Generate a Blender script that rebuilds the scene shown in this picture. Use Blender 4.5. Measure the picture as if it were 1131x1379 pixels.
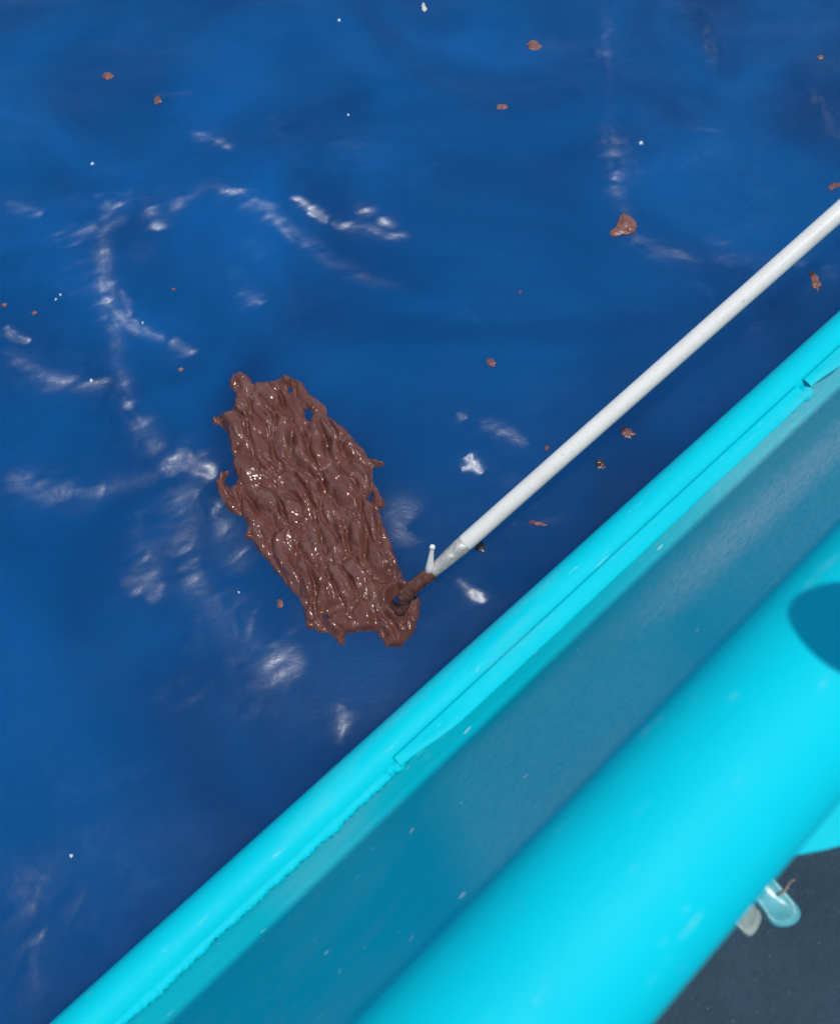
import bpy, bmesh, math, random
import numpy as np
from mathutils import Vector, Matrix

for o in list(bpy.data.objects): bpy.data.objects.remove(o, do_unlink=True)
scene = bpy.context.scene
col = scene.collection
R = math.radians

# ------------------------------------------------------------------ camera
CAM_H, PITCH, FPX, PW, PH = 2.0, R(61), 1324.0, 1131.0, 1379.0
cd = bpy.data.cameras.new('camera'); cam = bpy.data.objects.new('camera', cd); col.objects.link(cam)
cam.location = (0, 0, CAM_H); cam.rotation_euler = (math.pi/2 - PITCH, 0, 0)
cd.sensor_fit = 'VERTICAL'; cd.sensor_height = 24; cd.lens = 24*FPX/PH
cd.clip_start = 0.02; cd.clip_end = 9000
cd.dof.use_dof = True; cd.dof.focus_distance = 2.0; cd.dof.aperture_fstop = 4.2
scene.camera = cam

# ------------------------------------------------------------------ boat axes (metres): b along the gunwale, c inboard
HEAD = R(43.2)
BV = Vector((math.cos(HEAD), math.sin(HEAD), 0)); CV = Vector((math.sin(HEAD), -math.cos(HEAD), 0))
def BC(b, c, z): return BV*b + CV*c + Vector((0, 0, z))

# ------------------------------------------------------------------ sky, sun, exposure
SUN = (CV*0.255 + BV*0.05 + Vector((0, 0, 1))).normalized()
world = bpy.data.worlds.new('World'); scene.world = world; world.use_nodes = True
wn = world.node_tree
sky = wn.nodes.new('ShaderNodeTexSky'); sky.sky_type = 'NISHITA'; sky.sun_disc = False
sky.sun_elevation = math.asin(SUN.z); sky.sun_rotation = math.atan2(SUN.x, SUN.y)
sky.dust_density = 0.6
bg = wn.nodes['Background']; bg.inputs['Strength'].default_value = 0.135
wn.links.new(sky.outputs[0], bg.inputs[0])
sl = bpy.data.lights.new('sun', 'SUN'); so = bpy.data.objects.new('sun', sl); col.objects.link(so)
sl.energy = 3.25; sl.angle = R(0.9); sl.color = (1.0, 0.965, 0.91)
so.rotation_euler = SUN.to_track_quat('Z', 'Y').to_euler(); so.location = SUN*20
vs = scene.view_settings; vs.view_transform = 'Standard'; vs.look = 'None'; vs.exposure = 0.0; vs.gamma = 1.0
vs.use_curve_mapping = False

# ------------------------------------------------------------------ helpers
rng = np.random.default_rng(7); random.seed(7)
def at(px, py, z=0.0):
    """world point at height z seen at photo pixel (px, py)"""
    v = np.array([px - PW/2, -(py - PH/2), -FPX]); s, c = math.sin(PITCH), math.cos(PITCH)
    d = Vector((v[0], v[1]*s - v[2]*c, v[1]*c + v[2]*s))
    return Vector((0, 0, CAM_H)) + d*((z - CAM_H)/d.z)
def tag(o, label=None, cat=None, group=None, kind=None):
    for k, v in (('label', label), ('category', cat), ('group', group), ('kind', kind)):
        if v: o[k] = v
    return o
def empty(name, loc):
    o = bpy.data.objects.new(name, None); col.objects.link(o); o.location = loc; o.empty_display_size = .05
    return o
def mesh_obj(name, verts, faces, mat, parent=None, smooth=True):
    me = bpy.data.meshes.new(name); me.from_pydata([tuple(v) for v in verts], [], faces); me.update()
    if smooth: me.polygons.foreach_set('use_smooth', [True]*len(me.polygons))
    me.materials.append(mat)
    o = bpy.data.objects.new(name, me); col.objects.link(o)
    if parent is not None:
        o.parent = parent; o.matrix_parent_inverse = Matrix.Translation(-parent.location)
    return o
def fix_normals(o):
    bm = bmesh.new(); bm.from_mesh(o.data); bmesh.ops.recalc_face_normals(bm, faces=bm.faces); bm.to_mesh(o.data); bm.free()
    return o
def grid_faces(n, m, wrap=False):
    f = []
    for i in range(n - 1):
        for j in range(m if wrap else m - 1):
            k = (j + 1) % m
            f.append((i*m + j, i*m + k, (i + 1)*m + k, (i + 1)*m + j))
    return f
def tube(name, pts, radii, mat, parent=None, seg=20, cap=True):
    """round bar through pts with a radius at each point, closed rounded ends"""
    pts = [Vector(p) for p in pts]
    t0 = (pts[1] - pts[0]).normalized(); ref = Vector((0, 0, 1)) if abs(t0.z) < .9 else Vector((1, 0, 0))
    u = t0.cross(ref).normalized(); verts = []
    for i, p in enumerate(pts):
        a, c = pts[max(i-1, 0)], pts[min(i+1, len(pts)-1)]
        t = (c - a).normalized(); u = (u - t*u.dot(t)).normalized(); w = t.cross(u)
        for k in range(seg):
            q = 2*math.pi*k/seg
            verts.append(p + (u*math.cos(q) + w*math.sin(q))*radii[i])
    faces = grid_faces(len(pts), seg, True)
    if cap:
        faces.append(tuple(range(seg))); faces.append(tuple(range((len(pts)-1)*seg, len(pts)*seg)))
    return fix_normals(mesh_obj(name, verts, faces, mat, parent))
def bez(pts, n):
    """Catmull-Rom through pts"""
    P = [Vector(p) for p in pts]; P = [P[0]*2 - P[1]] + P + [P[-1]*2 - P[-2]]; out = []
    for i in range(1, len(P) - 2):
        for k in range(n):
            t = k/n
            out.append(.5*((2*P[i]) + (P[i+1]-P[i-1])*t + (2*P[i-1]-5*P[i]+4*P[i+1]-P[i+2])*t*t + (-P[i-1]+3*P[i]-3*P[i+1]+P[i+2])*t**3))
    out.append(P[-2]); return out
_perm = rng.permutation(512); _perm = np.concatenate([_perm, _perm, _perm])
_ang = rng.random(512)*2*np.pi
def perlin(x, y):
    xi = np.floor(x).astype(int); yi = np.floor(y).astype(int); fx = x - xi; fy = y - yi
    u = fx**3*(fx*(fx*6 - 15) + 10); v = fy**3*(fy*(fy*6 - 15) + 10)
    def g(ix, iy, dx, dy):
        h = _ang[_perm[(_perm[ix & 511] + iy) & 511]]
        return np.cos(h)*dx + np.sin(h)*dy
    a = g(xi, yi, fx, fy); b = g(xi+1, yi, fx-1, fy); c = g(xi, yi+1, fx, fy-1); d = g(xi+1, yi+1, fx-1, fy-1)
    return (a + u*(b-a)) + v*((c + u*(d-c)) - (a + u*(b-a)))
def fbm(x, y, o=3, l=2.0, g=.5):
    s = 0; a = 1
    for i in range(o): s = s + a*perlin(x + 17.3*i, y - 9.1*i); x = x*l; y = y*l; a *= g
    return s
def sstep(a, b, x):
    t = np.clip((x - a)/(b - a), 0, 1); return t*t*(3 - 2*t)
def seg_dist(X, Y, P):
    """distance to polyline P (n,2) and the arc fraction of the nearest point"""
    best = np.full(X.shape, 1e9); par = np.zeros(X.shape); n = len(P) - 1
    side = np.zeros(X.shape)
    hd = np.array([.45, -.89])
    for i in range(n):
        ax, ay = P[i][0], P[i][1]; dx, dy = P[i+1][0]-ax, P[i+1][1]-ay
        t = np.clip(((X-ax)*dx + (Y-ay)*dy)/(dx*dx + dy*dy + 1e-12), 0, 1)
        d = np.hypot(X-ax-t*dx, Y-ay-t*dy); m = d < best
        best = np.where(m, d, best); par = np.where(m, (i+t)/n, par)
        side = np.where(m, (abs(dx*hd[0] + dy*hd[1])/(math.hypot(dx, dy) + 1e-9) + 1e-3)*np.where(dx*(Y-ay) - dy*(X-ax) > 0, 1, -1), side)
    return best, par, side
def inside(X, Y, P):
    r = np.zeros(X.shape, bool); n = len(P)
    for i in range(n):
        x1, y1 = P[i][0], P[i][1]; x2, y2 = P[(i+1) % n][0], P[(i+1) % n][1]
        if y1 == y2: continue
        r ^= ((y1 > Y) != (y2 > Y)) & (X < (x2-x1)*(Y-y1)/(y2-y1) + x1)
    return r

# ------------------------------------------------------------------ materials
def mat(name):
    m = bpy.data.materials.new(name); m.use_nodes = True
    nt = m.node_tree; return m, nt, nt.nodes['Principled BSDF']
def N(nt, t, **kw):
    n = nt.nodes.new(t)
    for k, v in kw.items():
        if k in n.inputs.keys(): n.inputs[k].default_value = v
        else: setattr(n, k, v)
    return n
def L(nt, a, b): nt.links.new(a, b)
def ramp(nt, fac, stops):
    r = nt.nodes.new('ShaderNodeValToRGB'); e = r.color_ramp.elements
    while len(e) < len(stops): e.new(.5)
    for i, (p, c) in enumerate(stops):
        e[i].position = p; e[i].color = (c, c, c, 1) if not hasattr(c, '__len__') else (*c, 1)
    L(nt, fac, r.inputs[0]); return r.outputs[0]
def mixc(nt, fac, a, b):
    m = nt.nodes.new('ShaderNodeMix'); m.data_type = 'RGBA'
    for s, v in ((m.inputs['Factor'], fac), (m.inputs['A'], a), (m.inputs['B'], b)):
        if hasattr(v, 'is_linked'): L(nt, v, s)
        else: s.default_value = (*v, 1) if hasattr(v, '__len__') else v
    return m.outputs['Result']
def math_(nt, op, a, b=0.0):
    m = nt.nodes.new('ShaderNodeMath'); m.operation = op
    for s, v in ((m.inputs[0], a), (m.inputs[1], b)):
        if hasattr(v, 'is_linked'): L(nt, v, s)
        else: s.default_value = v
    return m.outputs[0]
def coords(nt, scale=(1, 1, 1), rotz=0.0, kind='world'):
    if kind == 'world':
        g = nt.nodes.new('ShaderNodeNewGeometry').outputs['Position']
    else: g = nt.nodes.new('ShaderNodeTexCoord').outputs['Object']
    r = N(nt, 'ShaderNodeMapping'); r.inputs['Rotation'].default_value = (0, 0, rotz); L(nt, g, r.inputs[0])
    s = N(nt, 'ShaderNodeMapping'); s.inputs['Scale'].default_value = scale; L(nt, r.outputs[0], s.inputs[0])
    return s.outputs[0]
def noise(nt, vec, scale, detail=3, rough=.5, dist=0.0):
    n = N(nt, 'ShaderNodeTexNoise', Scale=scale, Detail=detail, Roughness=rough, Distortion=dist); L(nt, vec, n.inputs['Vector'])
    return n.outputs['Fac']
def bump(nt, h, strength, dist, bs=None):
    b = N(nt, 'ShaderNodeBump', Strength=strength, Distance=dist); L(nt, h, b.inputs['Height'])
    if bs is not None: L(nt, bs, b.inputs['Normal'])
    return b.outputs[0]

def paint_mat(name, scuffed=0.0, specks=0.0):
    m, nt, p = mat(name)
    v = coords(nt); va = coords(nt, (0.18, 1, 0.45), -HEAD)      # stretched along the gunwale
    blot = noise(nt, v, 5, 4)
    base = mixc(nt, ramp(nt, blot, [(.3, 0.0), (.7, 1.0)]), (0.0, 0.51, 0.61), (0.0, 0.55, 0.64))
    # faint dirt specks and rubbed spots
    sp = noise(nt, v, 160, 2, .6)
    base = mixc(nt, ramp(nt, sp, [(.72, 0.0), (.78, .22)]), base, (.03, .22, .27))
    wr = noise(nt, va, 11, 5, .66, .4)
    base = mixc(nt, ramp(nt, wr, [(.54, 0.0), (.74, .30)]), base, (.16, .47, .52))
    fs = noise(nt, coords(nt, (.2, 1, .6), -HEAD), 120, 3, .7)
    base = mixc(nt, ramp(nt, fs, [(.66, 0.0), (.78, .30)]), base, (.42, .66, .68))
    if scuffed:
        a = noise(nt, va, 16, 5, .62); big = noise(nt, coords(nt), 3.2, 2)
        streak = math_(nt, 'MULTIPLY', ramp(nt, a, [(.46, 0.0), (.74, 1.0)]), ramp(nt, big, [(.38, 0.1), (.62, 1.0)]))
        fine = noise(nt, va, 130, 3, .7)
        streak = math_(nt, 'ADD', math_(nt, 'MULTIPLY', streak, scuffed), math_(nt, 'MULTIPLY', ramp(nt, fine, [(.5, 0.0), (.8, .35)]), ramp(nt, big, [(.45, 0.0), (.65, 1.0)])))
        base = mixc(nt, math_(nt, 'MULTIPLY', streak, .5), base, (.34, .45, .52))
        at_ = N(nt, 'ShaderNodeAttribute', attribute_name='panel_sheen').outputs['Fac']  # mask of the pale sheen mixed into the panel colour
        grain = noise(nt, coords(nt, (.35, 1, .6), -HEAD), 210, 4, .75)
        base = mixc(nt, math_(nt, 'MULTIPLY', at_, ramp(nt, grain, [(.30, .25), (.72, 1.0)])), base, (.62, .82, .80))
    if specks:
        vo = N(nt, 'ShaderNodeTexVoronoi', Scale=48.0); L(nt, coords(nt, (0.5, 1.3, 1.0), -HEAD), vo.inputs['Vector'])
        sep = N(nt, 'ShaderNodeSeparateColor'); L(nt, vo.outputs['Color'], sep.inputs[0])
        d = math_(nt, 'LESS_THAN', math_(nt, 'ADD', vo.outputs['Distance'], math_(nt, 'MULTIPLY', math_(nt, 'SUBTRACT', noise(nt, v, 240, 2), .42), .22)), math_(nt, 'MULTIPLY', ramp(nt, sep.outputs[0], [(.45, 0.0), (1.0, 1.0)]), .17))
        base = mixc(nt, math_(nt, 'MULTIPLY', d, math_(nt, 'MULTIPLY', sep.outputs[1], specks)), base, (.62, .80, .84))
    L(nt, base, p.inputs['Base Color'])
    rr = noise(nt, v, 22, 4, .6)
    L(nt, ramp(nt, rr, [(.3, .48), (.75, .64)]), p.inputs['Roughness'])
    p.inputs['Specular IOR Level'].default_value = .09
    nb = bump(nt, noise(nt, v, 90, 4, .6), .12, .002)
    nb = bump(nt, noise(nt, v, 9, 2), .25, .006, nb)
    L(nt, nb, p.inputs['Normal'])
    return m

PAINT = paint_mat('turquoise_paint')
PANEL = paint_mat('turquoise_paint_scuffed_sheen', .55, .8)

# ------------------------------------------------------------------ water (setting)
DAMP = at(430, 690)                                             # the slick calms the water round it
def px2(l): return np.array([tuple(at(*p))[:2] for p in l])
STREAKS = [   # path in photo pixels, crest height (m), half width (m), fade noise
    ([(138, 330), (137, 375), (150, 415), (185, 438), (228, 460)], .0115, .013),
    ([(150, 418), (172, 432), (200, 446), (226, 457)], .0075, .0075),
    ([(160, 385), (168, 410), (182, 430)], .0035, .008),
    ([(200, 452), (240, 470), (265, 480)], .006, .014),
    ([(5, 440), (20, 452), (42, 460)], .0070, .008),
    ([(0, 470), (50, 505), (110, 514), (155, 508)], .0095, .016),
    ([(155, 505), (165, 530), (178, 550)], .0060, .012),
    ([(165, 535), (195, 575), (215, 610)], .0060, .014),
    ([(212, 628), (235, 618), (262, 626), (292, 640)], .0100, .012),
    ([(236, 640), (250, 618), (275, 634)], .0085, .007),
    ([(240, 585), (262, 600), (280, 625)], .0045, .008),
    ([(0, 640), (50, 652), (100, 662), (140, 658)], .0072, .020),
    ([(385, 262), (420, 280), (455, 298), (500, 310), (550, 322)], .0085, .013),
    ([(415, 283), (430, 292), (442, 300)], .0060, .006),
    ([(478, 270), (500, 290), (540, 312)], .0065, .013),
    ([(275, 245), (310, 252), (340, 268), (390, 312), (440, 350), (500, 380)], .0070, .017),
    ([(250, 178), (280, 180), (320, 200)], .0070, .018),
    ([(130, 300), (150, 280), (168, 270)], .0065, .014),
    ([(85, 330), (115, 310), (138, 300)], .0050, .016),
    ([(190, 250), (205, 290), (215, 310)], .0055, .018),
    ([(0, 275), (40, 280), (65, 285)], .0075, .020),
    ([(320, 400), (340, 402), (358, 412)], .0060, .012),
    ([(820, 0), (815, 60), (825, 110)], .0060, .018),
    ([(948, 20), (955, 60), (960, 95)], .0055, .017),
    ([(815, 165), (825, 200), (835, 230), (825, 250)], .0085, .020),
    ([(805, 248), (825, 255), (850, 248)], .0065, .012),
    ([(838, 290), (850, 318), (880, 335), (950, 348)], .0090, .013),
    ([(880, 334), (915, 340), (950, 346)], .0055, .008),
    ([(1098, 110), (1108, 150), (1131, 190)], .0080, .015),
    ([(1060, 350), (1090, 355), (1131, 375)], .0050, .012),
    ([(615, 645), (632, 612), (645, 640)], .0050, .005),
    ([(628, 615), (636, 628), (650, 640)], .0050, .005),
    ([(640, 585), (655, 578), (670, 580), (710, 600)], .0060, .009),
    ([(610, 560), (625, 568)], .0045, .006),
    ([(615, 780), (630, 792), (650, 808)], .0065, .007),
    ([(455, 1000), (458, 975), (468, 945)], .0060, .008),
    ([(180, 680), (188, 700)], .0050, .012),
    ([(190, 790), (220, 790)], .0042, .016),
    ([(290, 690), (300, 720)], .0045, .012),
    ([(10, 1195), (40, 1190), (60, 1215)], .0062, .016),
    ([(1000, 440), (1025, 436)], .0045, .007),
]
GLINT_PATHS = [   # path in photo pixels, share of the mirror-glint slope at its start and end, half width (m)
    ([(137, 340), (138, 375), (146, 408), (168, 428), (195, 442), (228, 460)], .76, 1.02, .013), ([(160, 385), (167, 408), (180, 432)], .76, .88, .008),
    ([(228, 458), (262, 478)], .86, .72, .015), ([(5, 440), (22, 452), (44, 460)], .84, 1., .010), ([(0, 468), (50, 503), (110, 514), (158, 508)], .72, .80, .017),
    ([(165, 530), (178, 550)], .8, .95, .012), ([(178, 555), (200, 590), (218, 612)], .72, .74, .022), ([(212, 630), (235, 620), (262, 630), (295, 642)], .86, 1., .017),
    ([(228, 645), (240, 618), (262, 612)], .78, .92, .017), ([(0, 640), (50, 655), (110, 662), (150, 655)], .70, .74, .018), ([(390, 264), (420, 280), (445, 298)], .78, 1., .011),
    ([(445, 298), (500, 312), (552, 322)], .82, .73, .013), ([(478, 270), (500, 292), (535, 312)], .74, .78, .017), ([(278, 246), (312, 254), (345, 272), (390, 312), (440, 348), (490, 372)], .78, .72, .014),
    ([(250, 178), (285, 182), (320, 205)], .76, .74, .014), ([(130, 300), (150, 282), (168, 271)], .74, .84, .011), ([(0, 275), (40, 282), (65, 286)], .74, .76, .019), ([(200, 260), (207, 290), (212, 310)], .70, .77, .02),
    ([(322, 395), (345, 402), (358, 414)], .74, .75, .014), ([(818, 20), (815, 60), (822, 110)], .72, .72, .017), ([(948, 20), (957, 80)], .74, .72, .015), ([(815, 165), (825, 200), (838, 230), (822, 250)], .72, .75, .030),
    ([(838, 290), (852, 318), (885, 335), (952, 349)], .76, .90, .013), ([(1098, 110), (1108, 150), (1131, 195)], .76, .86, .015), ([(1055, 350), (1090, 355), (1131, 378)], .72, .77, .012),
    ([(632, 612), (637, 628), (646, 640)], .98, 1., .009), ([(620, 632), (640, 628)], .96, .96, .008), ([(645, 585), (660, 577), (712, 600)], .74, .78, .011), ([(612, 560), (625, 568)], .92, .92, .007),
    ([(612, 778), (632, 792), (652, 810)], .82, .98, .008), ([(455, 1000), (460, 975), (468, 945)], .66, .72, .011), ([(10, 1195), (45, 1190), (65, 1215)], .72, .76, .018),
    ([(150, 416), (175, 432), (200, 445), (228, 460)], .99, 1.02, .0125), ([(228, 624), (255, 626), (288, 640)], .98, 1.02, .011), ([(416, 284), (430, 291), (444, 299)], 1., 1., .008), ([(890, 337), (920, 344), (950, 348)], .84, .94, .008),
    ([(120, 250), (150, 290), (137, 340), (150, 420), (170, 520), (190, 580), (225, 625)], .74, .76, .020), ([(225, 630), (150, 655), (90, 660), (0, 635)], .76, .68, .02),
    ([(60, 330), (120, 305), (165, 268), (190, 250)], .70, .74, .02), ([(820, 100), (820, 170), (830, 250), (845, 300)], .70, .71, .022), ([(200, 130), (260, 125)], .7, .68, .014),
    ([(220, 290), (280, 245), (345, 272), (460, 355), (560, 400)], .70, .68, .018), ([(940, 10), (960, 60), (955, 110)], .70, .68, .016), ([(950, 345), (1010, 350), (1060, 352)], .72, .68, .016),
    ([(180, 700), (200, 760), (180, 800)], .70, .68, .03), ([(240, 760), (280, 800), (330, 870), (410, 910)], .70, .68, .03), ([(560, 700), (530, 680), (545, 740)], .72, .68, .03),
    ([(235, 650), (250, 700), (235, 760)], .74, .68, .045), ([(285, 680), (305, 725), (330, 770)], .72, .68, .03), ([(300, 890), (350, 880), (410, 905)], .70, .70, .024), ([(190, 800), (215, 780)], .70, .72, .02)]
NAMED = len(STREAKS); FK = {}
_r = random.Random(21)
for _x0, _x1, _y0, _y1, _n, _a in ((170, 320, 640, 820, 11, .0048), (190, 430, 780, 960, 9, .0036), (90, 240, 250, 420, 8, .0040), (0, 120, 1170, 1300, 4, .0040), (800, 1000, 120, 260, 6, .0042), (950, 1100, 250, 350, 5, .0034), (560, 760, 560, 720, 5, .0036), (300, 560, 150, 420, 6, .0034)):
    for _i in range(_n):
        _x, _y = _r.uniform(_x0, _x1), _r.uniform(_y0, _y1); _l = _r.uniform(10, 30); _q = _r.uniform(-.2, 1.4); _k = _r.uniform(-.3, .3)
        STREAKS.append(([(_x - _l*math.cos(_q), _y - _l*math.sin(_q)), (_x + _k*_l, _y - _k*_l), (_x + _l*math.cos(_q), _y + _l*math.sin(_q))], _a*_r.uniform(.5, 1.5), _r.uniform(.012, .024)))
def water_h(X, Y, detail=True):
    h = .020*perlin(X*.9 + 3.1, Y*.9) + .012*perlin(X*2.3 - Y*1.1, Y*2.9 + X*.8 + 2) + .010*perlin(X*2.1 + Y*.6, Y*2.6 - X*.5)
    wx = X + .08*perlin(X*2.2, Y*2.2 + 5); wy = Y + .08*perlin(X*2.2 + 9, Y*2.2)
    rr = np.hypot(X - DAMP.x, Y - DAMP.y); calm = sstep(.22, .8, rr)
    h = h + .0044*(.25 + .75*calm)*fbm(wx*4.0, wy*5.2, 2) + .0006*(.2 + .8*calm)*fbm(wx*15, wy*19, 2)
    return h
HD = np.array([.45, -.89])                                      # tilt direction that mirrors the sun to the camera
GLINT = set()                               # short steep smooth facets
def streak_h(X, Y, want_mask=False):
    h = np.zeros(X.shape); M = np.zeros(X.shape)
    D = np.sqrt(X*X + Y*Y + 4.0); need = np.hypot(SUN.x - X/D, SUN.y - Y/D)/(SUN.z + 2/D)   # slope that mirrors the sun to the camera
    for i_, (path, A, w) in sorted(enumerate(STREAKS), key=lambda q: q[0] in FK):
        gl = i_ in GLINT or i_ in FK; w = w if gl else w*1.35
        P = np.array(path) if i_ in FK else px2(path)
        P = np.array([tuple(v)[:2] for v in bez([(a, b, 0) for a, b in P], 5)])
        lo, hi = P.min(0) - .16, P.max(0) + .16
        m = (X > lo[0]) & (X < hi[0]) & (Y > lo[1]) & (Y < hi[1])
        if not m.any(): continue
        x, y = X[m], Y[m]
        ln = np.linalg.norm(np.diff(P, axis=0), axis=1).sum()
        wa = .003 if i_ in FK else .014
        wxx = x + wa*perlin(x*12, y*12) + .004*perlin(x*40, y*40); wyy = y + wa*perlin(x*12 + 7, y*12) + .004*perlin(x*40 + 3, y*40)
        d, t, s = seg_dist(wxx, wyy, P); sg = np.sign(s); s = np.abs(s)
        env = np.clip(np.sin(np.pi*np.clip(t, .01, .99))**.5, 0, 1)
        k = (.62 + .42*np.clip(A/.0115, 0, 1) if not gl else FK.get(i_, 1.0))*(1 + (.05 if gl else .14)*perlin(x*13 + 2, y*13))*need[m]
        prof = np.exp(-.5*(d/w)**2)
        ru = (HD[0]*x + HD[1]*y) + .020*perlin(x*9 + 4, y*9); rv = (HD[1]*x - HD[0]*y)
        rp = k*.0125*np.exp(-.5*(d/(w*1.6))**2)*(perlin(ru/.052 + i_*1.3, rv/.12) + .45*perlin(ru/.026 + i_, rv/.07 + 3))
        soft = .45 if i_ >= NAMED else .32
        soft = soft*np.clip((need[m]/.5)**2, 0, 1)
        if i_ in FK:
            g = np.exp(-.5*(d/(w*2.0))**2)*env
            h[m] = h[m]*(1 - g) + k*w/.607*prof*env
            M[m] = M[m]*(1 - g) + g*.20
            continue
        h[m] = np.maximum(h[m], soft*k*w/.607*prof*env*(1 - .65*s)) + rp*(.25 + .75*s)*env
        if not gl:
            fib = perlin(sg*d/w*1.3 + 2.5*perlin(x*7, y*7) + i_*3.7, t*ln*9 + i_) + .5*perlin(sg*d/w*3.1 + i_, t*ln*16)
            mk = (.45 + .6*np.clip(A/.0085, 0, 1))*np.clip((need[m]/.46)**2, 0, 1)*env*np.exp(-.5*(d/(w*1.7))**2)*np.clip(.62 + 1.1*fib, 0, 1.2)
            M[m] = np.maximum(M[m], mk)
    return (h, np.clip(M, 0, 1)) if want_mask else h
def lean(X, Y):
    """normal tilt added along the paths so the sun glints there"""
    D = np.sqrt(X*X + Y*Y + 4.0); need = np.hypot(SUN.x - X/D, SUN.y - Y/D)/(SUN.z + 2/D); out = np.zeros(X.shape)
    for i_, (path, k0, k1, w) in enumerate(GLINT_PATHS):
        P = np.array([tuple(v)[:2] for v in bez([(a, b, 0) for a, b in px2(path)], 5)])
        lo, hi = P.min(0) - .16, P.max(0) + .16
        m = (X > lo[0]) & (X < hi[0]) & (Y > lo[1]) & (Y < hi[1])
        x, y = X[m], Y[m]; ln = np.linalg.norm(np.diff(P, axis=0), axis=1).sum()
        wxx = x + .018*perlin(x*10, y*10) + .005*perlin(x*36, y*36); wyy = y + .018*perlin(x*10 + 7, y*10) + .005*perlin(x*36 + 3, y*36)
        w = w*.72
        d, t, s = seg_dist(wxx, wyy, P); sg = np.sign(s)
        env = np.clip(np.sin(np.pi*np.clip(t, .0, 1))**.4, 0, 1)
        fib = perlin(sg*d/w*1.6 + 2.0*perlin(x*7, y*7) + i_*3.7, t*ln*4 + i_) + .6*perlin(sg*d/w*3.5 + i_, t*ln*7)
        ww = w*(.55 + .75*env)
        kk = k0 + (k1 - k0)*t; kk = np.where(kk > .93, kk, .93 - (.93 - kk)*1.35 - .05)
        k = kk*(.90 + .10*env)*(1 + .15*np.minimum(fib, .12))*(.75*np.exp(-np.abs(d/(ww*2.0))**2) + .25*np.exp(-d/(ww*3.2)))*np.clip(env*1.6, 0, 1)
        out[m] = np.maximum(out[m], k*need[m])
    return out
WX0, WX1, WY0, WY1, WS = -1.62, 1.62, -.12, 3.3, .005
m, nt, p = mat('sea_water')
v = coords(nt)
va = coords(nt, (1, 1, 1), R(-24))
base = mixc(nt, ramp(nt, noise(nt, v, 1.5, 4, .5, 1.2), [(.3, 0.0), (.7, 1.0)]), (0.0, 0.037, 0.134), (0.0, 0.073, 0.245))  # soft light and dark of the swells mixed into the base colour
haze = noise(nt, v, 7, 5, .6, 1.4)                               # milky haze of the glints painted into the water colour
haze2 = noise(nt, v, 1.7, 2)
fm = math_(nt, 'MULTIPLY', ramp(nt, haze, [(.53, 0.0), (.78, .38)]), ramp(nt, haze2, [(.47, 0.0), (.66, 1.0)]))
base = mixc(nt, fm, base, (.02, .10, .30))
L(nt, base, p.inputs['Base Color']); p.inputs['IOR'].default_value = 1.37
rip = N(nt, 'ShaderNodeAttribute', attribute_name='ripple').outputs['Fac']   # capillary ripples on the wavelets
rough = ramp(nt, noise(nt, v, 3.2, 3, .5, .5), [(.3, .23), (.7, .30)])
L(nt, math_(nt, 'ADD', rough, math_(nt, 'MULTIPLY', rip, .22)), p.inputs['Roughness'])
p.inputs['Specular IOR Level'].default_value = .5
p.subsurface_method = 'BURLEY'; p.inputs['Subsurface Weight'].default_value = 1.0; p.inputs['Subsurface Radius'].default_value = (.8, 1.1, 1.3); p.inputs['Subsurface Scale'].default_value = 1.0
nb = bump(nt, noise(nt, coords(nt, (1, 1.5, 1), .5), 26, 4, .55, 1.0), .07, .012)
cap = noise(nt, coords(nt, (1.0, 2.2, 1), .45), 34, 4, .6, 1.2)
b2 = N(nt, 'ShaderNodeBump', Distance=.03); L(nt, math_(nt, 'MULTIPLY', cap, rip), b2.inputs['Height']); L(nt, nb, b2.inputs['Normal']); b2.inputs['Strength'].default_value = .04
# shading normal tilted along the traced paths so the sun flashes there
ln_ = N(nt, 'ShaderNodeAttribute', attribute_name='lean').outputs['Fac']
ln_ = math_(nt, 'MULTIPLY', ln_, ramp(nt, noise(nt, coords(nt, (1.0, 2.6, 1), .42), 46, 4, .6, .8), [(.25, .97), (.7, 1.01)]))
sc = N(nt, 'ShaderNodeVectorMath', operation='SCALE'); sc.inputs[0].default_value = (.40, -.917, 0); L(nt, ln_, sc.inputs['Scale'])
ad = N(nt, 'ShaderNodeVectorMath', operation='ADD'); L(nt, b2.outputs[0], ad.inputs[0]); L(nt, sc.outputs[0], ad.inputs[1])
nm = N(nt, 'ShaderNodeVectorMath', operation='NORMALIZE'); L(nt, ad.outputs[0], nm.inputs[0])
L(nt, nm.outputs[0], p.inputs['Normal'])
WATER = m
xs = np.arange(WX0, WX1 + 1e-6, WS); ys = np.arange(WY0, WY1 + 1e-6, WS)
X, Y = np.meshgrid(xs, ys, indexing='ij')
edge = sstep(0, .12, X - xs[0])*sstep(0, .12, xs[-1] - X)*sstep(0, .12, ys[-1] - Y)*sstep(0, .06, Y - ys[0])
SH, SM = streak_h(X, Y, True); Z = (water_h(X, Y) + SH)*edge
nx, ny = X.shape
verts = np.stack([X, Y, Z], -1).reshape(-1, 3)
idx = np.arange(nx*ny).reshape(nx, ny)
faces = np.stack([idx[:-1, :-1], idx[1:, :-1], idx[1:, 1:], idx[:-1, 1:]], -1).reshape(-1, 4)
FAR = 3000
ov = [(xs[0], ys[0]), (xs[-1], ys[0]), (xs[-1], ys[-1]), (xs[0], ys[-1])]
far = [(-FAR, -FAR), (FAR, -FAR), (FAR, FAR), (-FAR, FAR)]
base_i = len(verts)
verts = np.concatenate([verts, [(a, b, 0.0) for a, b in ov + far]])
faces = np.concatenate([faces, [[base_i + i, base_i + 4 + i, base_i + 4 + (i+1) % 4, base_i + (i+1) % 4] for i in range(4)]])
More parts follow.
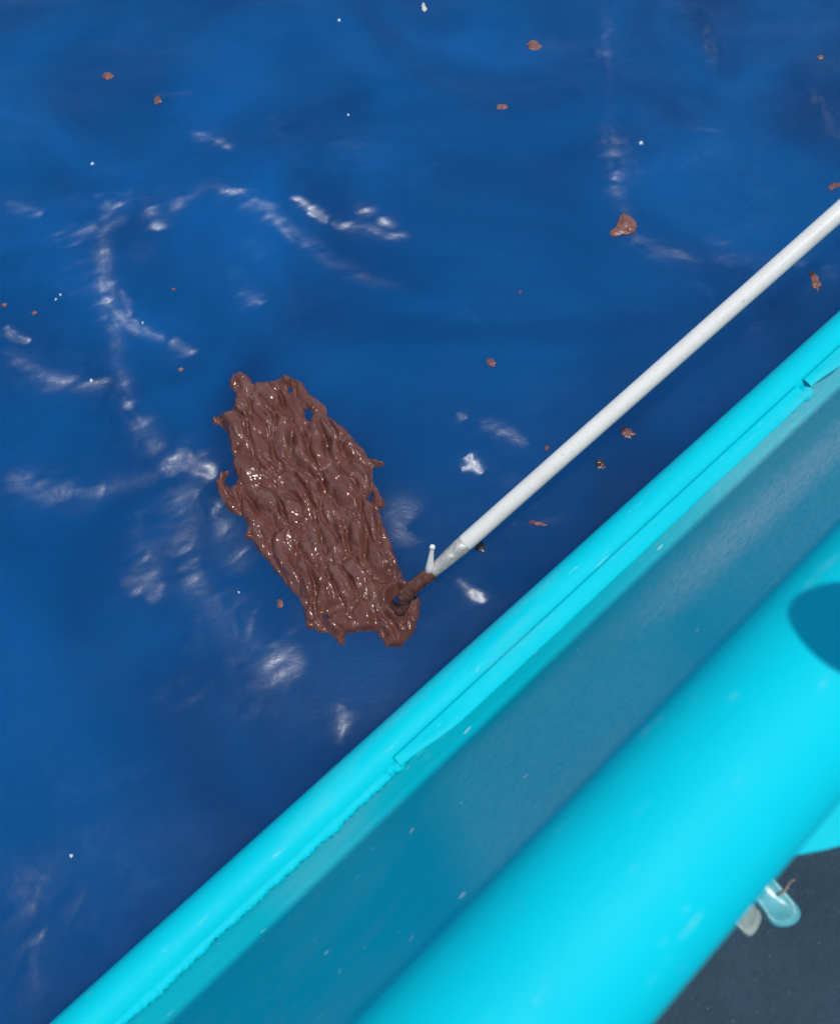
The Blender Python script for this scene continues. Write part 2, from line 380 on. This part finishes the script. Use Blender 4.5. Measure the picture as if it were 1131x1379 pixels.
me = bpy.data.meshes.new('water'); me.from_pydata(verts.tolist(), [], faces.tolist()); me.update()
bmn = bmesh.new(); bmn.from_mesh(me); bmesh.ops.recalc_face_normals(bmn, faces=bmn.faces)
bmn.faces.ensure_lookup_table()
if bmn.faces[0].normal.z < 0: bmesh.ops.reverse_faces(bmn, faces=bmn.faces)
bmn.to_mesh(me); bmn.free()
me.polygons.foreach_set('use_smooth', [True]*len(me.polygons)); me.materials.append(WATER)
LE = lean(X, Y)*edge
att = me.attributes.new('lean', 'FLOAT', 'POINT'); att.data.foreach_set('value', np.concatenate([LE.ravel(), np.zeros(8)]).astype(np.float32))
att = me.attributes.new('ripple', 'FLOAT', 'POINT'); att.data.foreach_set('value', np.concatenate([SM.ravel(), np.zeros(8)]).astype(np.float32))
water = bpy.data.objects.new('water', me); col.objects.link(water); tag(water, 'deep blue sea with small glinting ripples', kind='structure')
def wh(x, y): return float(water_h(np.array([x]), np.array([y]))[0])

# ------------------------------------------------------------------ boat
B0, B1 = -1.6, 4.2
boat = empty('boat', BC(0, .6, -.3))
tag(boat, 'turquoise painted metal boat side with rounded gunwale and thick tubular rail', 'boat')
def sweep(name, prof, mat_, b0=B0, b1=B1, n=160, closed=False, wob=0.0, parent=boat, z_fn=None):
    verts = []
    for i in range(n + 1):
        b = b0 + (b1 - b0)*i/n
        for c, z in prof:
            o = wob*float(perlin(np.array([b*3.1 + c*20]), np.array([z*20.0]))[0]) if wob else 0
            dz = z_fn(b, c) if z_fn else 0
            verts.append(BC(b, c + o, z + o*.6 + dz))
    return fix_normals(mesh_obj(name, verts, grid_faces(n + 1, len(prof), closed), mat_, parent))
# outer gunwale: a rounded tube, left open below where the hull plate meets it
LC, LZ, LR = -.2610, .829, .0285
arc = [(LC + LR*math.cos(q), LZ + LR*math.sin(q)) for q in np.linspace(R(20), R(215), 30)]
sweep('gunwale_tube', arc, PAINT, wob=.0006, n=240)
sweep('hull_plate', [(-.286, .822), (-.284, .7), (-.262, .4), (-.22, .0), (-.16, -.3)], PAINT, n=60)
# inner bulwark panel, falling steeply from the gunwale and curving into the deck
pan = [(a.x, a.y) for a in bez([(-.2335, .8330, 0), (-.227, .800, 0), (-.214, .755, 0), (-.185, .712, 0), (-.14, .678, 0), (-.09, .655, 0), (-.03, .645, 0), (.023, .642, 0)], 6)]
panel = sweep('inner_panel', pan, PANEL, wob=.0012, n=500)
pv = np.array([tuple(q.co) for q in panel.data.vertices]); pb = pv[:, 0]*BV.x + pv[:, 1]*BV.y; pc = pv[:, 0]*CV.x + pv[:, 1]*CV.y
panel_sheen = np.exp(-((pc + .172 - .03*(pb - .9))/.027)**2)*sstep(.40, .85, pb)*1.0                       # pale glare streak painted into the panel colour
panel_sheen = np.maximum(panel_sheen, .22*sstep(.15, .26, pb + .3*(pc + .15))*(1 - sstep(.55, .75, pb))*sstep(-.215, -.20, pc))
panel_sheen = np.maximum(panel_sheen, .28*sstep(.5, .95, pb))
ra = panel.data.attributes.new('panel_sheen', 'FLOAT', 'POINT'); ra.data.foreach_set('value', panel_sheen.astype(np.float32))
# thick tubular rail standing above the bulwark
RC, RZ, RR = .0155, 1.480, .0490
rail = [(RC + RR*math.cos(q), RZ + RR*math.sin(q)) for q in np.linspace(0, 2*math.pi, 64, endpoint=False)]
sweep('coaming_rail', rail, PAINT, closed=True, wob=.0004, n=200)
# unseen plate added under the rail to keep sun off the inner panel
sweep('shade_plate', [(RC - .003, 1.445), (RC - .003, 1.04), (RC + .003, 1.04), (RC + .003, 1.445)], PAINT, n=40, closed=True)
for b in (-1.2, -.35, .62, 1.5, 2.6):
    tube('stanchion', [BC(b, RC + .012, .61), BC(b, RC + .012, 1.45)], [.014, .014], PAINT, boat)
# weld bead along the seam
def bead(name, b0, b1, c, z, r0, step=.0028):
    n = int((b1 - b0)/step); bs = np.linspace(b0, b1, n)
    ph = np.cumsum(1 + .8*perlin(bs*9, bs*0 + 3))*step
    rad = r0*(1 + .26*np.abs(np.sin(ph*math.pi/.0075)) + .55*perlin(bs*17, bs*0) + .40*perlin(bs*55, bs*0 + 5))
    rad = np.clip(rad, r0*.35, r0*2)
    cc = c + .0028*perlin(bs*7, bs*0 + 8) + .0014*perlin(bs*40, bs*0 + 8)
    verts = []
    for i, b in enumerate(bs):
        for k in range(12):
            q = 2*math.pi*k/12; tw = 1 + .18*math.sin(5*q + b*300)
            verts.append(BC(b, cc[i] + rad[i]*math.cos(q)*1.35*tw, z + rad[i]*math.sin(q)*.62))
    return fix_normals(mesh_obj(name, verts, grid_faces(n, 12, True), PAINT, boat))
bead('weld_bead', B0, .185, -.2390, .8440, .0056)
bead('weld_bead', .22, .97, -.2440, .8520, .0016)
def blob(name, b, c, z, r, seed):
    bm = bmesh.new(); bmesh.ops.create_icosphere(bm, subdivisions=3, radius=1)
    for v in bm.verts:
        n_ = 1 + .35*float(perlin(np.array([v.co.x*2.2 + seed]), np.array([v.co.y*2.2 + v.co.z*1.7]))[0])
        co = v.co*n_*r; v.co = BC(b + co.x*1.25, c + co.y, z + co.z*.7)
    me = bpy.data.meshes.new(name); bm.to_mesh(me); bm.free()
    for q in me.polygons: q.use_smooth = True
    me.materials.append(PAINT); o = bpy.data.objects.new(name, me); col.objects.link(o); o.parent = boat
    o.matrix_parent_inverse = Matrix.Translation(-boat.location); return o
blob('weld_blob', .186, -.2365, .8455, .0085, 1); blob('weld_blob', .176, -.2395, .8465, .0070, 4)
blob('weld_blob', .972, -.2290, .8480, .0110, 7); blob('weld_blob', .955, -.2350, .8500, .0075, 9)
# flat strip lapped over the seam, its end lifting off the panel
def strip(name, b0, b1, lift_len, width, flip=1):
    n = 200; verts = []
    for i in range(n + 1):
        b = b0 + (b1 - b0)*i/n; s = b - b0
        w = width*(.62 + .38*float(sstep(0, lift_len, np.array(s)))) + .0012*float(perlin(np.array([b*14]), np.array([2.]))[0]) + .0006*float(perlin(np.array([b*70]), np.array([2.]))[0])
        w = max(w, .001)
        lift = .0075*math.exp(-(s - .06)**2/.0030)
        z0 = .8565; ci = -.2475
        top = [(ci, z0 - .001), (ci + .003, z0 - .0004), (ci + w*.55, z0 - .0020 + lift*.3), (ci + w*.92, z0 - .0052 + lift), (ci + w, z0 - .0070 + lift)]
        for c, z in top: verts.append(BC(b, c + .002, z))
        for c, z in reversed(top[1:]): verts.append(BC(b, c + .0012, z - .0032))
    return fix_normals(mesh_obj(name, verts, grid_faces(n + 1, 9, True), PAINT, boat))
strip('lap_strip', .187, .968, .09, .0245)
strip('lap_strip', .985, 3.9, .08, .0260)
# bracket arm reaching inboard under the rail
pl = [at(1050, 1154, 1.3), at(1075, 1150.5, 1.3), at(1110, 1144, 1.3), at(1160, 1131, 1.3), at(1420, 1060, 1.3), at(1420, 900, 1.3), at(1050, 1040, 1.3)]
vb = [v_ for v_ in pl] + [v_ - Vector((0, 0, .006)) for v_ in pl]; k_ = len(pl)
fix_normals(mesh_obj('bracket_arm', vb, [tuple(range(k_)), tuple(range(k_, 2*k_))] + [(i, (i+1) % k_, k_ + (i+1) % k_, k_ + i) for i in range(k_)], PAINT, boat, smooth=False))
# capped stud added just past the frame to cast the dark oval on the rail
for (sx, sy), rr_, hh in (((1136, 850), .0280, .10),):
    S = at(sx, sy, 1.52); T = S + SUN*(hh/SUN.z)
    st = tube('shadow_stud', [Vector((T.x, T.y, 1.48)), Vector((T.x, T.y, T.z - .01))], [.010, .010], PAINT, boat)
    prof = [(q, math.sin(q)) for q in np.linspace(-math.pi/2, math.pi/2, 13)]
    cap_ = tube('shadow_stud_cap', [T + Vector((0, 0, .018*math.sin(q))) for q, _ in prof], [max(.0005, rr_*math.cos(q)) for q, _ in prof], PAINT, st, seg=28)
    cap_.parent = st; cap_.matrix_parent_inverse = Matrix.Identity(4)
# dark non-skid deck
m, nt, p = mat('nonskid_deck'); v = coords(nt)
g1 = noise(nt, v, 75, 5, .65); g2 = noise(nt, v, 8, 4, .6)
base = mixc(nt, ramp(nt, g2, [(.3, 0.0), (.7, 1.0)]), (.016, .036, .056), (.024, .052, .076))
vo = N(nt, 'ShaderNodeTexVoronoi', Scale=55.0); L(nt, v, vo.inputs['Vector'])
sp = noise(nt, v, 140, 2, .5)
base = mixc(nt, ramp(nt, sp, [(.66, 0.0), (.78, .3)]), base, (.14, .20, .24))
L(nt, base, p.inputs['Base Color']); p.inputs['Roughness'].default_value = .75; p.inputs['Specular IOR Level'].default_value = .25
nb = bump(nt, g1, .9, .006); nb = bump(nt, noise(nt, v, 30, 3), .5, .008, nb); L(nt, nb, p.inputs['Normal'])
DECK = m
sweep('deck', [(.020, .640), (.5, .640), (1.0, .640), (1.9, .640)], DECK, n=20)

# ------------------------------------------------------------------ plastic tabs under the rail
def plastic(name, colr):
    m, nt, p = mat(name); v = coords(nt)
    L(nt, mixc(nt, ramp(nt, noise(nt, v, 60, 4, .6), [(.35, 0.0), (.7, 1.0)]), colr, tuple(min(1, c*1.25 + .06) for c in colr)), p.inputs['Base Color'])
    p.inputs['Roughness'].default_value = .28; p.inputs['Transmission Weight'].default_value = .55; p.inputs['IOR'].default_value = 1.37
    p.inputs['Subsurface Weight'].default_value = .3; p.inputs['Subsurface Radius'].default_value = (.01, .01, .01)
    L(nt, bump(nt, noise(nt, v, 40, 3), .3, .004), p.inputs['Normal'])
    return m
def tab(name, out, z, m, label, droop):
    P = [at(940 + a/5.92, 1150 + b/5.92, z) for a, b in out]
    P = bez([q for q in P] + [P[0]], 5)[:-1]
    cen = sum(P, Vector())/len(P); o = empty(name, cen)
    top_dir = (P[0] - cen).normalized()
    verts = []; rings = [(1.0, 0.0), (.985, .0024), (.93, .0042), (.75, .0030), (.45, .0012), (.02, .0008)]
    rings2 = [(1.0, -.0010), (.9, -.0030), (.5, -.0036), (.02, -.0036)]
    n = len(P)
    for s, h in rings + rings2:
        for q in P:
            w = cen + (q - cen)*s; d = (w - cen).dot(top_dir)
            verts.append(w + Vector((0, 0, h - droop*max(0, -d)*.1 + d*.05)))
    f = grid_faces(len(rings), n, True)
    f2 = [tuple(len(rings)*n + i for i in q) for q in grid_faces(len(rings2), n, True)]
    join = [(i, (i+1) % n, len(rings)*n + (i+1) % n, len(rings)*n + i) for i in range(n)]
    me = fix_normals(mesh_obj(name, verts, f + f2 + join + [tuple((len(rings)-1)*n + i for i in range(n)), tuple((len(rings)+len(rings2)-1)*n + i for i in range(n))], m))
    col.objects.unlink(o); bpy.data.objects.remove(o)
    tag(me, label, 'plastic tab'); return me
AQUA = plastic('aqua_plastic', (.16, .58, .62)); CLEAR = plastic('cloudy_plastic', (.42, .50, .46))
tab('plastic_tab', [(-100, -330), (20, -420), (640, 250), (760, 380), (808, 445), (815, 500), (785, 548), (725, 576), (655, 580), (600, 563), (545, 505), (470, 390)], 1.07, AQUA,
    'rounded aqua translucent plastic tab poking out under the turquoise rail above the deck', .4)
tab('plastic_tab', [(-290, -60), (-150, -190), (480, 385), (512, 450), (506, 515), (480, 585), (440, 642), (405, 656), (365, 635), (290, 560)], 1.06, CLEAR,
    'cloudy pale plastic tab beside the aqua tab, half hidden by the rail', .4)
m, nt, p = mat('dry_fibre'); L(nt, mixc(nt, noise(nt, coords(nt), 300, 2), (.16, .11, .08), (.32, .25, .2)), p.inputs['Base Color']); p.inputs['Roughness'].default_value = .8
fz = 1.075
fb = [at(940 + a/5.92, 1150 + b/5.92, fz) for a, b in ((640, 330), (685, 296), (708, 262), (730, 226), (768, 202))]
fo = tube('frayed_fibre', bez(fb, 4), [.0012]*9 + [.0009]*4 + [.0007]*4, m, seg=8)
tag(fo, 'short brown frayed fibre sticking out beside the aqua plastic tab', 'fibre')

# ------------------------------------------------------------------ slab of brown sludge
OUT = [(190,150),(200,115),(240,103),(275,120),(290,150),(340,148),(385,140),(420,122),(470,130),(510,155),(530,190),(580,225),(610,250),(615,290),(660,320),(700,350),(735,395),(770,430),(800,470),(835,480),(862,490),(858,508),(815,510),(808,540),(820,590),(850,640),(865,665),(860,690),(838,690),(850,740),(880,820),(910,900),(940,985),(960,1020),(1000,1040),(1015,1090),(1005,1160),(985,1220),(960,1255),(930,1285),(860,1288),(838,1250),(830,1215),(780,1215),(720,1225),(690,1240),(690,1285),(665,1275),(620,1235),(560,1220),(520,1205),(512,1150),(490,1080),(440,1030),(390,970),(350,910),(310,870),(285,825),(248,812),(262,780),(260,740),(215,715),(170,680),(135,620),(130,570),(150,525),(190,515),(195,540),(172,565),(195,595),(215,570),(205,500),(195,430),(180,370),(150,335),(118,325),(112,295),(170,290),(210,250),(215,195),(190,170)]
def crop1(a, b): return at(250 + a/3.206, 470 + b/3.206)
OP = np.array([tuple(crop1(*q))[:2] for q in OUT])
OS = .0019
ox = np.arange(OP[:, 0].min() - .02, OP[:, 0].max() + .02, OS); oy = np.arange(OP[:, 1].min() - .02, OP[:, 1].max() + .02, OS)
X, Y = np.meshgrid(ox, oy, indexing='ij')
wX = X + .0040*fbm(X*55, Y*55, 2); wY = Y + .0040*fbm(X*55 + 31, Y*55, 2)
sd = np.where(inside(wX, wY, OP), 1, -1)*seg_dist(wX, wY, np.vstack([OP, OP[:1]]))[0]
U0 = np.array(tuple(crop1(330, 180))[:2]); U1 = np.array(tuple(crop1(790, 1150))[:2]); ud = (U1 - U0)/np.linalg.norm(U1 - U0); vd = np.array([-ud[1], ud[0]])
U = (X - U0[0])*ud[0] + (Y - U0[1])*ud[1]; V = (X - U0[0])*vd[0] + (Y - U0[1])*vd[1]
def cells(u, v, seed):
    """F1, F2 and cell value of jittered cells"""
    r = np.random.default_rng(seed); T = r.random((64, 64, 3))
    iu = np.floor(u).astype(int); iv = np.floor(v).astype(int); f1 = np.full(u.shape, 9.); f2 = np.full(u.shape, 9.); val = np.zeros(u.shape); off = np.zeros(u.shape)
    for a in (-1, 0, 1):
        for b in (-1, 0, 1):
            q = T[(iu + a) & 63, (iv + b) & 63]; dvv = v - (iv + b + q[..., 1]*.9 + .05)
            d = np.hypot(iu + a + q[..., 0]*.9 + .05 - u, iv + b + q[..., 1]*.9 + .05 - v)
            n1 = d < f1; f2 = np.where(n1, f1, np.minimum(f2, d)); val = np.where(n1, q[..., 2], val); off = np.where(n1, dvv, off); f1 = np.where(n1, d, f1)
    return f1, f2, val, off
Vw = V + .027*perlin(U*7, V*9) + .009*perlin(U*22, V*26); Uw = U + .03*perlin(U*6 + 4, V*9) + .008*perlin(U*26 + 4, V*26)
f1, f2, cv, dv_ = cells(Uw/.125, Vw/.042, 3); e = f2 - f1
big = (np.sin(np.pi/2*np.clip(e*1.15, 0, 1))**.85)*(.6 + .6*cv)*(1 + .5*(np.modf(cv*7.3)[0] - .5)*dv_*2)
f1b, f2b, cvb, dvb = cells(Uw/.075 + 9.3, Vw/.030 + 4.1, 5); eb = f2b - f1b
mid = (np.sin(np.pi/2*np.clip(eb*1.3, 0, 1))**.8)*(.2 + .9*cvb)
f1c, f2c, cvc, _ = cells(Uw/.020 + 2.3, Vw/.013 + 8.1, 8); ec = np.sqrt(np.clip((f2c - f1c)*1.5, 0, 1))*cvc
fine = fbm(X*45, Y*45, 2, 2.1, .5)
endl = sstep(.62, .75, U)                                       # crumpled lump round the hook
lumpy = sstep(.05, .4, perlin(X*8 + 3, Y*8))
th = .0005 + .0285*big*(1 - .5*endl) + .0115*mid + (.0026 + .0034*lumpy + .0050*endl)*ec + .0020*fine
th = th + .005*perlin(X*7, Y*7) + .004*endl
rim = np.sqrt(np.clip(sd/.020, 0, 1))
th = th*rim - .004*(1 - sstep(0, .006, sd))
# thin stretched film at the upper right corner with a few open tears
tx = np.hypot(X - crop1(540, 245).x, (Y - crop1(540, 245).y)*.8); thin = 1 - sstep(.025, .085, tx)
th = th*(1 - .62*thin)
for a, b, r_, k in ((532, 278, .010, 1.5), (455, 178, .008, 1.), (505, 375, .010, .5), (620, 420, .011, .6), (300, 660, .012, .5), (410, 700, .009, .4), (590, 600, .012, .55), (640, 745, .009, .8), (205, 560, .010, 1.2), (615, 1160, .007, 1.4), (540, 1100, .010, .7), (375, 530, .011, .7), (235, 440, .010, .7), (880, 975, .008, .8), (800, 640, .008, .6)):
    q = crop1(a, b); dd = np.hypot((X - q.x) + .010*fbm(X*47, Y*47, 2), (Y - q.y)*.7 + .010*fbm(X*47 + 5.5, Y*47, 2))
    th = th - .017*k*np.exp(-(dd/r_)**2)
# ring pressed up round the hook's hole
q = crop1(918, 1092); dd = np.hypot(X - q.x, (Y - q.y)*.75)
th = th*(1 - .75*np.exp(-(dd/.034)**2)) - .022*np.exp(-(dd/.016)**2) + .013*np.exp(-((dd - .030)/.008)**2)
q = crop1(985, 1085); dd = np.hypot(X - q.x, (Y - q.y)*.6); th = th - .016*np.exp(-(dd/.015)**2)*(sd > .010) + 0
q = crop1(830, 1120); dd = np.hypot(X - q.x, (Y - q.y)); th = th + .010*np.exp(-(dd/.05)**2)
WB = water_h(X, Y)
keep = (th > -.006) & (sd > -.012)
Zt = WB + np.maximum(th, -.0065)
vid = -np.ones(X.shape, int); quad = keep[:-1, :-1] & keep[1:, :-1] & keep[1:, 1:] & keep[:-1, 1:]
used = np.zeros(X.shape, bool)
for di in (0, 1):
    for dj in (0, 1): used[di:used.shape[0]-1+di, dj:used.shape[1]-1+dj] |= quad
vid[used] = np.arange(used.sum()); nv = int(used.sum())
vt = np.stack([X[used], Y[used], Zt[used]], -1); vbm = np.stack([X[used], Y[used], WB[used] - .018 - .010*rim[used]], -1)
fa = np.stack([vid[:-1, :-1][quad], vid[1:, :-1][quad], vid[1:, 1:][quad], vid[:-1, 1:][quad]], -1)
me = bpy.data.meshes.new('oil_slab')
me.from_pydata(np.concatenate([vt, vbm]).tolist(), [], np.concatenate([fa, fa[:, ::-1] + nv]).tolist()); me.update()
att = me.attributes.new('thick', 'FLOAT', 'POINT'); att.data.foreach_set('value', np.concatenate([th[used], th[used]*0 + .02]).astype(np.float32))
me.polygons.foreach_set('use_smooth', [True]*len(me.polygons))
m, nt, p = mat('brown_sludge'); v = coords(nt)
a1 = N(nt, 'ShaderNodeAttribute', attribute_name='thick')
cb = mixc(nt, ramp(nt, noise(nt, v, 18, 4, .55, .6), [(.3, 0.0), (.72, 1.0)]), (.112, .039, .027), (.150, .056, .042))
cb = mixc(nt, ramp(nt, noise(nt, v, 7, 3, .5, 1.0), [(.52, 0.0), (.72, .5)]), cb, (.145, .060, .050))
cb = mixc(nt, ramp(nt, noise(nt, v, 11, 5, .6, 1.6), [(.50, 0.0), (.70, .55)]), cb, (.20, .105, .088))
cb = mixc(nt, ramp(nt, noise(nt, v, 26, 4, .6, 1.0), [(.56, 0.0), (.72, .4)]), cb, (.070, .024, .017))
L(nt, cb, p.inputs['Base Color'])
L(nt, ramp(nt, noise(nt, v, 45, 3, .6), [(.3, .10), (.7, .18)]), p.inputs['Roughness'])
p.inputs['Specular IOR Level'].default_value = .45
nb = bump(nt, noise(nt, v, 58, 3, .5, .8), .60, .004); nb = bump(nt, noise(nt, v, 130, 2, .5), .45, .0020, nb)
L(nt, nb, p.inputs['Normal'])
SLUDGE = m; me.materials.append(m)
slab = bpy.data.objects.new('oil_slab', me); col.objects.link(slab)
tag(slab, 'large ropy slab of glossy chocolate brown sludge floating on the sea at the hook', 'oil slab')
def slab_z(x, y):
    i = int(round((x - ox[0])/OS)); j = int(round((y - oy[0])/OS)); return float(Zt[np.clip(i, 0, len(ox)-1), np.clip(j, 0, len(oy)-1)])

# ------------------------------------------------------------------ boat hook pole
m, nt, p = mat('white_pole_paint'); v = coords(nt)
d1 = noise(nt, v, 14, 5, .65); d2 = noise(nt, v, 120, 4, .7)
b_ = mixc(nt, ramp(nt, d1, [(.45, 0.0), (.8, .6)]), (.80, .775, .71), (.64, .61, .54))
b_ = mixc(nt, ramp(nt, d2, [(.60, 0.0), (.74, .6)]), b_, (.34, .31, .27))
L(nt, b_, p.inputs['Base Color']); L(nt, ramp(nt, d1, [(.3, .22), (.7, .4)]), p.inputs['Roughness']); L(nt, bump(nt, d2, .12, .002), p.inputs['Normal'])
POLE = m
m, nt, p = mat('scuffed_metal_end'); v = coords(nt); d1 = noise(nt, v, 60, 5, .7, .8)
L(nt, mixc(nt, ramp(nt, d1, [(.4, 0.0), (.65, 1.0)]), (.60, .59, .55), (.33, .32, .29)), p.inputs['Base Color']); p.inputs['Metallic'].default_value = .25
L(nt, ramp(nt, d1, [(.3, .25), (.7, .5)]), p.inputs['Roughness']); L(nt, bump(nt, d1, .6, .006), p.inputs['Normal'])
SOCKET = m
E0 = at(579, 773, .105); z1 = .61; E1 = at(1131, 284, z1)
ax = (E1 - E0).normalized(); Lp = (E1 - E0).length
hook = empty('boat_hook', E0); tag(hook, 'long white boat hook pole with its brown smeared hook in the sludge', 'boat hook')
PR = .0188
pp = [E0 + ax*s for s in (.10, .102, .4, .8, 1.2, 1.6, 2.2, 2.205)]
tube('shaft', pp, [PR*.97, PR, PR, PR, PR, PR, PR, PR*.9], POLE, hook, seg=40)
tube('socket', [E0 + ax*s for s in (-.002, .0, .02, .045, .07, .085, .11)], [.0120, .0130, .0142, .0160, .0176, .0182, .0184], SOCKET, hook, seg=36)
H1 = at(550, 797, .080); H2 = at(543, 806, .068); H3 = at(544, 818, .052); H4 = at(537, 823, .034); H5 = at(529, 815, .004)
path = bez([E0 + ax*.006, E0*.5 + H1*.5 + Vector((0, 0, .003)), H1, H2, H3, H4, H5], 8)
nn = len(path)
rad = [(.0158 if i < nn*.42 else .0158 + (.0100 - .0158)*min(1, (i/nn - .42)/.18))*(1 + .05*math.sin(i*1.7)) for i in range(nn)]
m, nt, p = mat('sludge_coated_hook'); v = coords(nt)
L(nt, mixc(nt, ramp(nt, noise(nt, v, 70, 3), [(.35, 0.0), (.7, 1.0)]), (.075, .028, .018), (.13, .052, .038)), p.inputs['Base Color']); p.inputs['Roughness'].default_value = .2
L(nt, bump(nt, noise(nt, v, 60, 3), .4, .004), p.inputs['Normal'])
hk = tube('hook_end', path, rad, m, hook, seg=24); hk['label'] = 'brown sludge coated curved hook'
T0 = E0 - ax*.004 + Vector((0, 0, .004)); T1 = at(582, 737, .170)
tube('prong', [T0, T0.lerp(T1, .3), T0.lerp(T1, .6), T0.lerp(T1, .9), T1], [.0105, .0085, .0062, .0045, .0045], POLE, hook, seg=18)
prof = np.linspace(-math.pi/2, math.pi/2, 11); dz = (T1 - T0).normalized()
tube('prong_tip', [T1 + dz*(.0065*math.sin(q)) for q in prof], [max(.0003, .0064*math.cos(q)) for q in prof], POLE, hook, seg=16)

# ------------------------------------------------------------------ loose scraps floating on the water
def scrap_mat(name, a, b):
    m, nt, p = mat(name); v = coords(nt)
    L(nt, mixc(nt, ramp(nt, noise(nt, v, 60, 4), [(.35, 0.0), (.7, 1.0)]), a, b), p.inputs['Base Color']); p.inputs['Roughness'].default_value = .3
    L(nt, bump(nt, noise(nt, v, 110, 3), .6, .005), p.inputs['Normal']); return m
BROWN = scrap_mat('brown_scrap', (.15, .055, .04), (.24, .11, .085)); DARK = scrap_mat('dark_scrap', (.012, .012, .016), (.06, .03, .03)); PALE = scrap_mat('pale_scrap', (.45, .38, .34), (.7, .65, .6))
WET = scrap_mat('wet_red_scrap', (.13, .045, .045), (.19, .075, .07))
def scrap(px, py, w, h, rot, mt, label, name='sludge_scrap', group=None, thick=.22, cat='scrap', taper=.25):
    """irregular flattened lump, w x h photo pixels, half awash"""
    c = at(px, py); z = wh(c.x, c.y) + float(streak_h(np.array([c.x]), np.array([c.y]))[0])
    k = (at(px + 1, py) - c).length; ky = (at(px, py + 1) - c).length
    sx, sy = w*k/2, h*ky/2; seed = px*.13 + py*.07
    bm = bmesh.new(); bmesh.ops.create_icosphere(bm, subdivisions=4, radius=1); ca, sa = math.cos(rot), math.sin(rot)
    hz = max(min(sx, sy)*thick, .003)
    for v in bm.verts:
        th_ = math.atan2(v.co.y, v.co.x)
        r_ = 1 + .75*float(perlin(np.array([math.cos(th_)*1.3 + seed]), np.array([math.sin(th_)*1.3 + seed*2]))[0]) + .14*float(perlin(np.array([math.cos(th_)*3.6 + seed]), np.array([math.sin(th_)*3.6]))[0])
        x = v.co.x*r_*sx; y = v.co.y*r_*sy*(1 - taper*v.co.x)
        zz = v.co.z*hz*(1 + .8*float(perlin(np.array([v.co.x*3 + seed]), np.array([v.co.y*3]))[0]))
        v.co = (x*ca - y*sa, x*sa + y*ca, zz)
    me = bpy.data.meshes.new(name); bm.to_mesh(me); bm.free()
    for q in me.polygons: q.use_smooth = True
    me.materials.append(mt); o = bpy.data.objects.new(name, me); col.objects.link(o); o.location = (c.x, c.y, z + hz*.1)
    tag(o, label, cat, group); return o
G = 'brown scraps adrift on the sea'
SC = [
    (146, 101, 15, 10, .5, BROWN, 'small knobbly two-lobed brown scrap well beyond the big slab'),
    (213, 135, 10, 10, .2, BROWN, 'small star shaped brown scrap near a pale ripple beyond the slab'),
    (720, 62, 20, 12, -.2, BROWN, 'chunky brown scrap with a pale lower edge on open water'),
    (676, 147, 16, 7, -.1, BROWN, 'thin brown crescent scrap on smooth open water'),
    (841, 309, 32, 27, -.7, BROWN, 'largest loose brown scrap, wedge shaped, at the end of a white ripple'),
    (1124, 249, 24, 7, .35, WET, 'curved reddish sliver of scrap just above the white pole'),
    (1097, 378, 14, 24, .1, BROWN, 'upright almond shaped brown scrap between the pole and the gunwale'),
    (660, 494, 15, 10, -.7, WET, 'reddish slanted scrap on open water between slab and pole'),
    (844, 585, 19, 13, -.2, WET, 'rounded reddish scrap between the middle of the pole and the gunwale'),
    (724, 706, 22, 6, -.15, WET, 'long thin brownish scrap lying between the lower pole and the gunwale'),
    (378, 813, 9, 11, .4, BROWN, 'lone brown crumb right beside the lower side of the slab'),
    (736, 605, 7, 7, 0, WET, 'faint reddish crumb close above the white pole'),
]
for a in SC: scrap(*a[:7], group=G, taper=.75 if 'wedge' in a[6] else .3)
scrap(808, 626, 14, 15, .5, DARK, 'small black scrap between the middle of the pole and the gunwale', name='dark_scrap')
scrap(647, 736, 15, 14, .5, DARK, 'small black scrap tucked against the lower end of the white pole', name='dark_scrap')
for px, py, s in ((8, 413, 7), (48, 422, 7), (234, 388, 5), (181, 450, 4), (244, 497, 7), (700, 395, 5), (1105, 75, 8)):
    scrap(px, py, s, s*.7, .3, BROWN, 'tiny brown crumb of sludge scattered on the open water', name='sludge_crumb', group='tiny crumbs scattered on the sea', cat='crumb')
scrap(571, 12, 6, 11, .1, PALE, 'pale upright scrap on the open water far beyond the slab', name='pale_scrap')
m, nt, p = mat('foam_bubble'); vv = coords(nt)
L(nt, mixc(nt, noise(nt, vv, 200, 2), (.40, .46, .50), (.62, .66, .70)), p.inputs['Base Color']); p.inputs['Roughness'].default_value = .15
for px, py, s in ((457, 28, 4), (124, 218, 4), (862, 197, 5), (98, 1153, 5), (123, 511, 4), (76, 403, 3), (82, 397, 3), (322, 798, 3), (469, 153, 3), (192, 433, 3)):
    scrap(px, py, s, s, .2, m, 'tiny white foam bubble on the open water', name='foam_bubble', group='tiny foam bubbles on the sea', thick=.8, cat='bubble')
